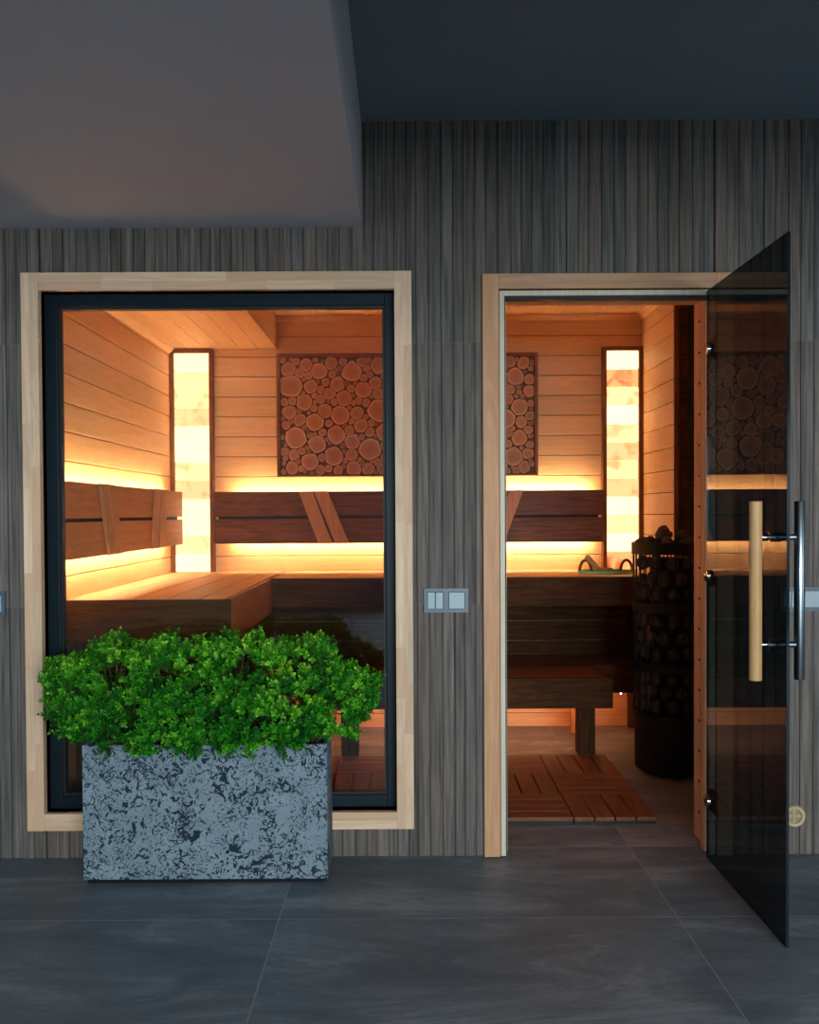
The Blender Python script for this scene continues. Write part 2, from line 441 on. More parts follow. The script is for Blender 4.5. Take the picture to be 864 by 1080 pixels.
def wall_front():
    rng = random.Random(11)
    mb = MB()
    ops = [(WX0, WX1, WZ0, WZ1), (DX0, DX1, -1, DZ1)]
    edges = sorted([WX0, WX1, DX0, DX1])
    xs = [-4.0]
    while xs[-1] < 4.0:
        nx = xs[-1] + rng.choice([0.034, 0.038, 0.040, 0.041, 0.044])
        for e in edges:
            if xs[-1] < e - 1e-6 < nx: nx = e
        xs.append(min(nx, 4.0))
    depth = []
    cuts = [0.0, 0.853, 1.733, 2.478]
    for i in range(len(xs) - 1):
        x0, x1 = xs[i], xs[i + 1]; xm = (x0 + x1) / 2
        d = rng.choice([0.0, 0.0, 0.001, 0.002, 0.004]); d2 = d + rng.uniform(-0.0015, 0.0015)
        depth.append(max(d, d2) + .0003)
        zs = []
        for k in range(3): zs.append((cuts[k] + .001, cuts[k + 1] - .001))
        out = []
        for z0, z1 in zs:
            seg = [(z0, z1)]
            for ox0, ox1, oz0, oz1 in ops:
                if ox0 < xm < ox1:
                    ns = []
                    for a, b in seg:
                        if oz0 > a: ns.append((a, min(b, oz0)))
                        if oz1 < b: ns.append((max(a, oz1), b))
                    seg = [s for s in ns if s[1] - s[0] > .003]
            out += seg
        for a, b in out:
            g = 0.0010
            c = min(0.005, (x1 - x0) * .2)
            # a rib with softened edges
            pr = [(x0 + g, 0.010), (x0 + g, d + .0025), (x0 + g + c, d), (x1 - g - c, d2), (x1 - g, d2 + .0025), (x1 - g, 0.010)]
            n = len(pr)
            vs = [(x, y, a) for x, y in pr] + [(x, y, b) for x, y in pr]
            fs = [(k, k + 1, n + k + 1, n + k) for k in range(n - 1)] + [tuple(range(n - 1, -1, -1)), tuple(range(n, 2 * n)), (n - 1, 0, n, 2 * n - 1)]
            mb.add(vs, fs, 0)
    for i in range(len(xs) - 1):             # pale grout in the two horizontal joints
        x0, x1 = xs[i], xs[i + 1]; xm = (x0 + x1) / 2
        for c in cuts[1:3]:
            if not any(a < xm < b and p < c < q for a, b, p, q in ops): mb.box(x0 + .001, x1 - .001, depth[i] + .0004, .0095, c - .0009, c + .0009, 2)
    y0, y1 = 0.009, TH - 0.016
    mb.box(-4, WX0, y0, y1, 0, ZC, 1); mb.box(WX0, WX1, y0, y1, 0, WZ0, 1); mb.box(WX0, WX1, y0, y1, WZ1, ZC, 1)
    mb.box(WX1, DX0, y0, y1, 0, ZC, 1); mb.box(DX0, DX1, y0, y1, DZ1, ZC, 1); mb.box(DX1, 4, y0, y1, 0, ZC, 1)
    return struct(mb.build('wall_front', [M['cladding'], M['wall_gap'], M['joint']], origin=(0, 0, 0)), 'grey wood-look ribbed tile wall around the window and door')
wall_front()

def hall():
    mb = MB(); mb.box(-4.1, 4.1, -8.1, 0.2, ZC, ZC + .1)
    struct(mb.build('ceiling', M['ceiling']), 'dark blue-grey painted ceiling')
    mb = MB(); mb.box(-4.0, XS, -4.6, 0.008, ZS, ZC)
    mb.box(XS, 4.0, -4.6, -1.52, ZS, ZC)  # unseen beam, added out of view to keep light off the upper wall
    struct(mb.build('trim_1', M['soffit'], bevel=0.002), 'boxed-in grey plaster soffit under the ceiling')
    mb = MB()   # left wall with a window opening
    y0, y1, z0, z1 = -4.65, -1.75, 0.5, 2.0
    mb.box(-4.1, -4.0, -8.1, y0, 0, ZC); mb.box(-4.1, -4.0, y1, 0, 0, ZC); mb.box(-4.1, -4.0, y0, y1, 0, z0); mb.box(-4.1, -4.0, y0, y1, z1, ZC)
    struct(mb.build('wall_left', M['room']))
    mb = MB(); mb.box(-3.99, 3.99, -4.6, -3.6, 1.74, ZS - .0005)  # unseen beam added behind the camera so the wall light fades upwards
    struct(mb.build('trim_4', M['room']))
    mb = MB(); y0, y1, z0, z1 = -3.52, -1.68, .38, 1.92
    mb.box(4.0, 4.1, -8.1, y0, 0, ZC); mb.box(4.0, 4.1, y1, 0.2, 0, ZC); mb.box(4.0, 4.1, y0, y1, 0, z0); mb.box(4.0, 4.1, y0, y1, z1, ZC)
    struct(mb.build('wall_right', M['room']))
    mb = MB()
    x0, x1, z0, z1 = 0.2, 3.6, .89, 2.11
    mb.box(-4.0, x0, -8.1, -8.0, 0, ZC); mb.box(x1, 4.0, -8.1, -8.0, 0, ZC); mb.box(x0, x1, -8.1, -8.0, 0, z0); mb.box(x0, x1, -8.1, -8.0, z1, ZC)
    struct(mb.build('wall_rear', M['room']))
hall()

# ------------------------------------------------------------------ sauna room shell
def sauna():
    mb = MB()
    boards(mb, PL0, ZHIGH, PL, lambda m, a, b: m.box(XL, XR, YB, YB + .016, a, b))
    mb.box(XL - .1, XN + .1, YB + .014, YB + .10, 0, ZHIGH + .1, 1)
    struct(mb.build('wall_sauna_back', [M['plank_x'], M['shell']], bevel=0.0025), 'warm horizontal plank back wall of the sauna')
    mb = MB()
    boards(mb, PL0, ZLOW, PL, lambda m, a, b: m.box(XL - .016, XL, TH, YB, a, b))
    mb.box(XL - .1, XL - .014, TH - .016, YB + .02, 0, ZHIGH + .1, 1)
    struct(mb.build('wall_sauna_left', [M['plank_y'], M['shell']], bevel=0.0025), 'warm horizontal plank wall on the left inside the sauna')
    mb = MB()
    boards(mb, PL0, ZHIGH, PL, lambda m, a, b: m.box(XR, XR + .016, YR, YB, a, b))
    mb.box(XR + .014, XN, YR + .016, YB + .02, 0, ZHIGH + .1, 1)
    struct(mb.build('wall_sauna_right', [M['plank_y'], M['shell']], bevel=0.0025), 'warm horizontal plank wall on the right inside the sauna')
    mb = MB()
    boards(mb, PL0, ZHIGH, PL, lambda m, a, b: m.box(XR + .017, XN, YR, YR + .016, a, b))
    struct(mb.build('wall_sauna_return', M['thermo_x'], bevel=0.0025), 'shaded plank return beside the sauna heater')  # darker boards than the other plank walls
    mb = MB(); mb.box(XR - .006, XR + .018, YR - .012, YR - .0005, 0, ZHIGH)
    struct(mb.build('trim_2', M['frame_dark_z'], bevel=.002), 'brown corner strip at the end of the right plank wall')
    mb = MB(); rng = random.Random(5)
    z = 0.0
    while z < ZHIGH - .01:
        mb.box(1.345, XN, YR - .03 - rng.uniform(0, .012), YR - .0005, z + .001, min(z + .05, ZHIGH) - .001); z += .05
    struct(mb.build('wall_heater_back', M['heat_stone'], bevel=.003), 'dark stone cladding behind the sauna heater')
    mb = MB()
    boards(mb, PL0, ZHIGH, PL, lambda m, a, b: m.box(XN, XN + .016, TH, YR, a, b))
    mb.box(XN + .014, XN + .1, TH - .016, YB, 0, ZHIGH + .1, 1)
    struct(mb.build('wall_sauna_near_right', [M['plank_y'], M['shell']], bevel=0.0025))
    # inner face of the front wall
    mb = MB()
    ops = [(WX0 + .01, WX1 - .01, WZ0 + .02, WZ1 - .02), (DX0 - .0, DX1 + .018, -1, DZ1 + .014)]
    def putf(m, a, b):
        xs = [XL, ops[0][0], ops[0][1], ops[1][0], ops[1][1], XN]
        zm = (a + b) / 2
        cur = XL
        for ox0, ox1, oz0, oz1 in ops:
            if oz0 < zm < oz1:
                m.box(cur, ox0, TH - .016, TH, a, b); cur = ox1
        m.box(cur, XN, TH - .016, TH, a, b)
    boards(mb, PL0, ZHIGH, PL, putf)
    struct(mb.build('wall_sauna_front', M['plank_x'], bevel=0.002))
    # ceilings
    mb = MB()
    boards(mb, XSOF, XN, .095, lambda m, a, b: m.box(a, b, TH - .02, YB, ZHIGH, ZHIGH + .015), .0008)
    mb.box(XSOF - .1, XN + .1, TH - .02, YB + .1, ZHIGH + .014, ZHIGH + .1, 1)
    struct(mb.build('ceiling_sauna', [M['plank_y'], M['shell']], bevel=.001), 'plank ceiling of the sauna')
    mb = MB()
    boards(mb, XL, XSOF, .095, lambda m, a, b: m.box(a, b, TH - .02, YB, ZLOW, ZLOW + .015), .0008)
    boards(mb, ZLOW + .001, ZHIGH, .095, lambda m, a, b: m.box(XSOF - .015, XSOF, TH - .02, YB, a, b), .0008)
    mb.box(XL - .1, XSOF - .014, TH - .02, YB + .1, ZLOW + .014, ZHIGH + .1, 1)
    struct(mb.build('ceiling_sauna_lowered', [M['plank_y'], M['shell']], bevel=.001), 'lowered plank ceiling over the left sauna bench')
    mb = MB()
    def crown(m, a0, a1, axis, base, z, sgn):
        pr = [(0, 0), (.028, 0), (.020, -.012), (.006, -.026), (0, -.028)]
        n = len(pr); vs = []
        for t in (a0, a1):
            for d, h in pr:
                vs.append((base + sgn * d, t, z + h) if axis == 'y' else (t, base + sgn * d, z + h))
        fs = [(k, (k + 1) % n, n + (k + 1) % n, n + k) for k in range(n)] + [tuple(range(n)), tuple(range(2 * n - 1, n - 1, -1))]
        m.add(vs, fs)
    crown(mb, TH, YB, 'y', XL, ZLOW - .0005, 1)
    crown(mb, XSOF + .001, XR, 'x', YB, ZHIGH - .0005, -1)
    crown(mb, YR, YB, 'y', XR, ZHIGH - .0005, -1)
    struct(mb.build('trim_3', M['plank_y'], origin=(0, 0, 0)), 'small wooden crown moulding round the sauna ceiling')
sauna()

# ------------------------------------------------------------------ window
def jointed(mb, axis, u0, u1, rest, rng, lo=.16, hi=.42, strips=2):
    """finger-jointed board: blocks in strips along its length; rest = the other two ranges"""
    (a0, a1), (b0, b1) = rest
    for s in range(strips):
        aa = a0 + (a1 - a0) * s / strips; ab = a0 + (a1 - a0) * (s + 1) / strips
        u = u0
        while u < u1 - 1e-4:
            e = u + rng.uniform(lo, hi)
            if u1 - e < .1: e = u1
            if axis == 'z': mb.box(aa, ab, b0, b1, u, e)
            else: mb.box(u, e, b0, b1, aa, ab)
            u = e
def window():
    rng = random.Random(21)
    w = thing('window_1', 'large fixed window in pale jointed wood trim and navy frame', 'window', (-.616, 0.05, 0.095), kind='structure')
    yf, yb = -.020, .042
    ox0, ox1, oz0, oz1 = -1.2722, .0270, .1002, 1.9677
    for (x0, x1) in ((ox0, WX0), (WX1, ox1)):
        mb = MB(); jointed(mb, 'z', oz0, oz1, ((x0, x1), (yf, yb)), rng); mb.build('trim_board', M['trim_z'], w)
    for (z0, z1) in ((oz0, WZ0), (WZ1, oz1)):
        mb = MB(); jointed(mb, 'x', WX0 + .0005, WX1 - .0005, ((z0, z1), (yf + .001, yb)), rng); mb.build('trim_board', M['trim_x'], w)
    fx0, fx1, fz0, fz1 = -1.168, -.072, .206, 1.860
    mb = MB()
    def ring(m, x0, x1, z0, z1, ix0, ix1, iz0, iz1, y0, y1, mi=0):
        m.box(x0, ix0, y0, y1, z0, z1, mi); m.box(ix1, x1, y0, y1, z0, z1, mi)
        m.box(ix0, ix1, y0, y1, z0, iz0, mi); m.box(ix0, ix1, y0, y1, iz1, z1, mi)
    ring(mb, WX0, WX1, WZ0, WZ1, fx0 - .009, fx1 + .009, fz0 - .009, fz1 + .009, .046, .085)
    mb.build('frame', M['alu'], w, bevel=.002)
    mb = MB(); ring(mb, fx0 - .009, fx1 + .009, fz0 - .009, fz1 + .009, fx0, fx1, fz0, fz1, .056, .083)
    mb.build('glazing_bead', M['gasket'], w)
    mb = MB(); mb.box(fx0 - .005, fx1 + .005, .066, .073, fz0 - .005, fz1 + .005); mb.build('glass_pane', M['window_glass'], w)
    mb = MB(); ring(mb, WX0, WX1, WZ0, WZ1, -1.187, -.055, .185, 1.885, .0855, TH + .010)
    mb.build('inner_lining', M['plank_z'], w, bevel=.002)
window()

# ------------------------------------------------------------------ door frame and glass door
def door():
    d = thing('door_1', 'alder wood frame and trim around the sauna doorway', 'door frame', (.69, .05, 0), kind='structure')
    def U(m, x0, x1, ix0, ix1, z1, iz1, y0, y1):
        m.box(x0, ix0, y0, y1, 0.002, z1); m.box(ix1, x1, y0, y1, 0.002, z1)
    yf = -.020
    for x0, x1 in ((.2639, DX0), (DX1, 1.0995)):
        mb = MB(); mb.box(x0, x1, yf, .02, .003, 1.9575); mb.build('side_trim', M['dtrim_z'], d, bevel=.002)
    mb = MB(); mb.box(DX0, DX1, yf, .02, 1.907, 1.9575); mb.build('head_trim', M['dtrim_x'], d, bevel=.002)
    # pale rebate edges
    for x0, x1 in ((.3205, .337), (1.022, 1.0425)):
        mb = MB(); mb.box(x0, x1, -.012, .03, .004, 1.902); mb.build('pale_edge', M['pale_z'], d, bevel=.001)
    mb = MB(); mb.box(.337, 1.022, -.012, .03, 1.8855, 1.902); mb.build('pale_edge', M['pale_z'], d, bevel=.001)
    # seal
    mb = MB(); mb.box(.337, .342, 0, .03, .004, 1.885); mb.box(.342, 1.022, 0, .03, 1.8745, 1.8850)
    mb.build('door_seal', M['gasket'], d)
    # jambs
    mb = MB(); mb.box(.318, .3465, .0305, .11, .002, 1.905); mb.box(.318, .335, .11, .205, .002, 1.905); mb.build('jamb', M['pale_z'], d, bevel=.0015)
    mb = MB(); mb.box(1.018, 1.045, .0305, .072, .002, 1.905); mb.build('jamb', M['dtrim_z'], d, bevel=.0015)
    mb = MB(); mb.box(.3465, 1.018, .0305, .072, 1.876, 1.905); mb.build('head_jamb', M['dtrim_x'], d, bevel=.0015)
    mb = MB(); mb.box(1.035, 1.060, .073, .205, .002, 1.92)
    mb.box(.318, 1.060, .111, .205, 1.897, 1.92); mb.box(.318, 1.060, .073, .1105, 1.9055, 1.92)
    mb.build('inner_lining', M['dtrim_z'], d, bevel=.002)
    mb = MB()
    for k in range(17):
        mb.box(1.0340, 1.0355, .128, .152, .10 + k * .1076, .107 + k * .1076)
    mb.box(1.0338, 1.0356, .1215, .1255, .003, 1.895)
    mb.build('lining_notches', M['gasket'], d)
    # ---- the open leaf
    g = thing('glass_door_leaf', 'smoked glass sauna door standing open with a long double bar handle', 'door', (1.0132, -.022, .004), kind='thing')
    x0, x1, y0, y1, z0, z1 = 1.0095, 1.0170, -.7006, -.022, .0012, 1.895
    mb = MB()
    vs = [(x0, y0, z0), (x1, y0, z0), (x1, y1, z0), (x0, y1, z0), (x0, y0, z1), (x1, y0, z1), (x1, y1, z1), (x0, y1, z1)]
    mb.add(vs, [(3, 0, 4, 7), (1, 2, 6, 5)], 0); mb.add(vs, [(0, 3, 2, 1), (4, 5, 6, 7), (0, 1, 5, 4), (2, 3, 7, 6)], 1)
    mb.build('glass_leaf', [M['door_glass'], M['glass_edge']], g)
    yh = -.617
    mb = MB(); xw = .9575
    mb.tube([(xw, yh, .700), (xw, yh, .7015), (xw, yh, 1.1875), (xw, yh, 1.189)], [.0155, .017, .017, .0155], 32)
    iw = mb.build('wooden_handle', M['handle_wood'], g, smooth=True); iw['label'] = 'round oak bar handle'
    mb = MB(); xm = 1.077
    mb.tube([(xm, yh, .702), (xm, yh, .7035), (xm, yh, 1.1875), (xm, yh, 1.189)], [.0135, .0145, .0145, .0135], 32)
    im = mb.build('steel_handle', M['steel'], g, smooth=True); im['label'] = 'brushed steel bar handle'
    for z in (1.091, .798):
        mb = MB(); mb.tube([(xw + .012, yh, z), (x0 - .012, yh, z)], .0088, 20); mb.tube([(x0 - .016, yh, z), (x0 - .0005, yh, z)], .0132, 20)
        mb.build('standoff', M['chrome'], iw, smooth=True)
        mb = MB(); mb.tube([(x1 + .012, yh, z), (xm - .008, yh, z)], .0088, 20); mb.tube([(x1 + .0005, yh, z), (x1 + .016, yh, z)], .0132, 20)
        mb.build('standoff', M['chrome'], im, smooth=True)
    for z in (1.699, .949, .198):
        yc = -.046
        mb = MB(); mb.tube([(x0 - .0005, yc, z), (x0 - .010, yc, z), (x0 - .013, yc, z)], [.021, .020, .014], 28)
        h = mb.build('hinge', M['chrome'], g, smooth=True)
        mb = MB(); mb.box(x1 + .0005, x1 + .016, yc - .022, yc + .024, z - .035, z + .035); mb.build('hinge_plate', M['black_metal'], h, bevel=.003)
door()

# ------------------------------------------------------------------ wall fittings
def switch():
    s = thing('light_switch', '', 'switch', (0, 0, 0))
    w, h = .148, .081
    mb = MB()
    def ring4(x0, x1, z0, z1, ix):
        pass
    kx = [(-.0645, -.0075), (.0075, .0645)]
    mb.box(-w / 2, kx[0][0], -.010, -.0003, -h / 2, h / 2); mb.box(kx[0][1], kx[1][0], -.010, -.0003, -h / 2, h / 2); mb.box(kx[1][1], w / 2, -.010, -.0003, -h / 2, h / 2)
    for a, b in kx:
        mb.box(a, b, -.010, -.0003, .0300, h / 2); mb.box(a, b, -.010, -.0003, -h / 2, -.0300)
        mb.box(a, b, -.004, -.0003, -.0300, .0300)
    mb.build('cover_frame', M['switch_frame'], s)
    def key(x0, x1):
        m = MB()
        a = [(x0, -.0042, -.0290), (x1, -.0042, -.0290), (x1, -.0042, .0290), (x0, -.0042, .0290)]
        b = [(x0 + .0015, -.0098, -.0275), (x1 - .0015, -.0098, -.0275), (x1 - .0015, -.0140, .0275), (x0 + .0015, -.0140, .0275)]
        m.hexa([a[3], a[2], a[1], a[0]], [b[3], b[2], b[1], b[0]])
        return m.build('rocker', M['switch_key'], s, bevel=.001)
    key(-.0630, -.0362); key(-.0354, -.0088); key(.0088, .0630)
    s.location = (.1385, -.0005, .868); s['label'] = 'grey double light switch on the wall between window and door'
    s['group'] = 'wall light switches'
    c = copy_tree(s); c.location = (1.3335, -.0005, .866); c['label'] = 'grey double light switch on the wall behind the steel door handle'
    c = copy_tree(s); c.location = (-1.4165, -.0005, .866); c['label'] = 'light switch at the far left, cut by the photo edge'
switch()

def vent():
    cx, cz = 1.311, .133
    v = thing('air_vent', 'round pale wooden air vent low on the wall by the door', 'vent', (cx, 0, cz - .037))
    mb = MB(); n = 40
    prof = [(.0372, -.0003), (.0372, -.010), (.034, -.014), (.0245, -.014), (.0225, -.008), (.0001, -.008)]
    vs = []; fs = []
    for r, y in prof:
        for k in range(n): a = 2 * math.pi * k / n; vs.append((cx + r * math.cos(a), y, cz + r * math.sin(a)))
    for i in range(len(prof) - 1):
        for k in range(n): a = i * n + k; b = i * n + (k + 1) % n; fs.append((a, a + n, b + n, b))
    mb.add(vs, fs); mb.build('rim', M['vent_wood'], v, smooth=True)
    mb = MB()
    for ring_ in (.006, .011, .016, .0205):
        for q in range(4):
            a0 = math.pi / 2 * q + .22; a1 = math.pi / 2 * (q + 1) - .22
            pts = 8
            vs = []
            for j in range(pts + 1):
                a = a0 + (a1 - a0) * j / pts
                for rr in (ring_ - .0011, ring_ + .0011):
                    vs.append((cx + rr * math.cos(a), -.0084, cz + rr * math.sin(a)))
            mb.add(vs, [(2 * j, 2 * j + 1, 2 * j + 3, 2 * j + 2) for j in range(pts)])
    mb.build('slots', M['vent_dark'], v)
vent()

# ------------------------------------------------------------------ planter and boxwood
PX0, PX1, PY0, PY1, PZ = -1.0154, -.2469, -.2311, -.026, .439
def planter():
    p = thing('planter', 'long grey concrete-look planter box speckled with dark flecks', 'planter', ((PX0 + PX1) / 2, (PY0 + PY1) / 2, 0))
    mb = MB(); t = .014; z0 = .014
    mb.box(PX0, PX1, PY0, PY0 + t, z0, PZ); mb.box(PX0, PX1, PY1 - t, PY1, z0, PZ)
    mb.box(PX0, PX0 + t, PY0 + t, PY1 - t, z0, PZ); mb.box(PX1 - t, PX1, PY0 + t, PY1 - t, z0, PZ)
    mb.box(PX0 + t, PX1 - t, PY0 + t, PY1 - t, z0, z0 + .02)
    mb.build('box', M['planter'], p, bevel=.0025)
    mb = MB(); mb.box(PX0 + .012, PX1 - .012, PY0 + .01, PY1 - .01, .0005, z0 + .001); mb.build('foot', M['black_metal'], p)
    mb = MB(); mb.box(PX0 + t, PX1 - t, PY0 + t, PY1 - t, .36, .405); mb.build('soil', M['soil'], p)
planter()

def bush():
    rng = random.Random(77)
    prof = [(10, 140), (25, 95), (40, 80), (75, 75), (130, 75), (165, 25), (190, 18), (215, 45), (245, 60), (275, 35), (330, 22), (360, 40), (400, 40), (440, 25), (470, 40), (500, 30), (540, 30), (570, 40), (620, 40), (680, 35), (710, 50), (735, 90), (790, 105), (840, 128)]
    K = 3.10 / F
    top = [((40 + u / 2.335 - 424) * K, 1.15 - (660 + w / 2.335 - 1.3 - 544) * K) for u, w in prof]
    bot = [((46 - 424) * K, 1.15 - (728 - 544) * K), ((60 - 424) * K, .515), ((90 - 424) * K, .425), ((345 - 424) * K, .425), ((382 - 424) * K, .515), ((400 - 424) * K, 1.15 - (722 - 544) * K)]
    def interp(pts, x):
        if x <= pts[0][0]: return pts[0][1]
        for (xa, ya), (xb, yb) in zip(pts, pts[1:]):
            if x <= xb: return ya + (yb - ya) * (x - xa) / (xb - xa)
        return pts[-1][1]
    x_lo, x_hi = top[0][0], top[-1][0]
    YC = -.165
    t = thing('boxwood_shrub', 'dense bright green boxwood filling the speckled planter', 'shrub', ((x_lo + x_hi) / 2, YC, .405))
    leafv = MB(); stemv = MB()
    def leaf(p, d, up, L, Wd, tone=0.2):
        side = d.cross(up)
        if side.length < 1e-4: side = Vector((1, 0, 0))
        side.normalize(); nrm = side.cross(d).normalized()
        a = p; m1 = p + d * L * .55; tip = p + d * L
        l = m1 + side * Wd * .5 + nrm * L * .10; r = m1 - side * Wd * .5 + nrm * L * .10
        l2 = p + d * L * .28 + side * Wd * .36 + nrm * L * .05; r2 = p + d * L * .28 - side * Wd * .36 + nrm * L * .05
        leafv.add([a, r2, r, tip, l, l2, m1], [(0, 1, 6), (1, 2, 6), (2, 3, 6), (3, 4, 6), (4, 5, 6), (5, 0, 6)], 0, [tone] * 7)
    def sprig(base, d, L, n, tone=.5):
        d = d.normalized()
        bend = Vector((rng.uniform(-1, 1), rng.uniform(-1, 1), rng.uniform(-.2, 1))) * .25
        pts = []
        for i in range(4):
            s = i / 3; pts.append(base + (d + bend * s) * L * s)
        stemv.tube(pts, [.0012, .001, .0008, .0005], 4, cap=False)
        ang = rng.uniform(0, 6.28)
        for i in range(n):
            s = .2 + .8 * (i + 1) / n
            p = base + (d + bend * s) * L * s
            dd = (d + bend * 2 * s).normalized()
            u = dd.orthogonal().normalized(); w = dd.cross(u)
            ang += 1.57
            for q in range(2):
                a = ang + math.pi * q + rng.uniform(-.4, .4)
                out = u * math.cos(a) + w * math.sin(a)
                ld = (out * .85 + dd * rng.uniform(.35, .8)).normalized()
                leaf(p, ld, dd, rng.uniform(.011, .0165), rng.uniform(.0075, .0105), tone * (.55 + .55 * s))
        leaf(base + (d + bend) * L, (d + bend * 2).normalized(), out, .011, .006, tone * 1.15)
    def half(x, z):
        a, b = interp(bot, x), interp(top, x)
        if b - a < .01: return 0.01
        s = (z - a) / (b - a); s = min(max(s, 0), 1)
        e = min(1.0, (x - x_lo) / .16 + .12, (x_hi - x) / .16 + .12)
        return .155 * e * (max(.25, 1 - (2 * s - .85) ** 2 * .55)) ** .5
    ncl = 0
    while ncl < 470:
        x = rng.uniform(x_lo + .015, x_hi - .015)
        a, b = interp(bot, x), interp(top, x)
        z = rng.uniform(a + .012, b - .028) if rng.random() < .8 else b - .035
        if z > b - .02 or z < a: continue
        h = half(x, z)
        yr = rng.choice([-1, -1, -1, -1, 0, 1]) 
        y = YC + (h * rng.uniform(.62, .92) * yr if yr else rng.uniform(-h, h) * .8)
        y = min(y, -.045)
        c = Vector((x, y, z))
        out = Vector(((x - (x_lo + x_hi) / 2) * 1.1, (y - YC) * 5.0, (z - .50) * 2.6 + .22)).normalized()
        tone = min(1.0, max(.08, rng.gauss(.30 + .42 * (z - a) / (b - a), .20)))  # random per clump; paler upwards, light from above put into the leaf colour
        for q in range(rng.randint(7, 9)):
            d = (out + Vector((rng.gauss(0, .48), rng.gauss(0, .48), rng.gauss(0, .45)))).normalized()
            L = rng.uniform(.030, .056)
            e = c + d * L
            if e.z > interp(top, e.x) + .012 or e.y > -.024 or e.x < x_lo + .006 or e.x > x_hi - .012 or e.z < interp(bot, e.x) - .035: continue
            if e.z < PZ + .006 and PY0 - .006 < e.y: continue
            if c.z < PZ and PY0 - .004 < c.y < PY1: c.z = PZ + .01
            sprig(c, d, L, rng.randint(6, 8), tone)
        ncl += 1
    # inner growth: stems from the soil with larger shaded leaves
    for q in range(260):
        x = rng.uniform(PX0 + .03, PX1 - .03); y = rng.uniform(PY0 + .03, PY1 - .03)
        b = interp(top, x)
        tip = Vector((x + rng.uniform(-.09, .09), min(-.05, y + rng.uniform(-.06, .05)), rng.uniform(.5, b - .04)))
        base = Vector((x, y, .400)); mid = (base + tip) / 2 + Vector((rng.uniform(-.01, .01), 0, 0))
        stemv.tube([base, mid, tip], [.0025, .002, .001], 5, cap=False)
        for k in range(26):
            s = rng.uniform(.22, 1)
            p = base.lerp(tip, s)
            d = Vector((rng.gauss(0, 1), rng.gauss(0, 1), rng.gauss(.2, .7))).normalized()
            if p.z < PZ + .02: d = Vector((d.x * .3, d.y * .3, 1)).normalized()
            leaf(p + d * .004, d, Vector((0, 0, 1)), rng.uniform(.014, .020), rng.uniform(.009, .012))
    for sx in (-1, 1):                       # a few longer shoots at both ends
        for q in range(5):
            x = (x_lo + .07 if sx < 0 else x_hi - .07)
            z = interp(top, x) - rng.uniform(.03, .06)
            sprig(Vector((x, YC + rng.uniform(-.04, .04), z)), Vector((sx, rng.uniform(-.3, .3), rng.uniform(-.1, .4))), rng.uniform(.055, .08), 8)
    stemv.build('stems', M['stem'], t)
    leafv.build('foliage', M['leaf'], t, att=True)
bush()

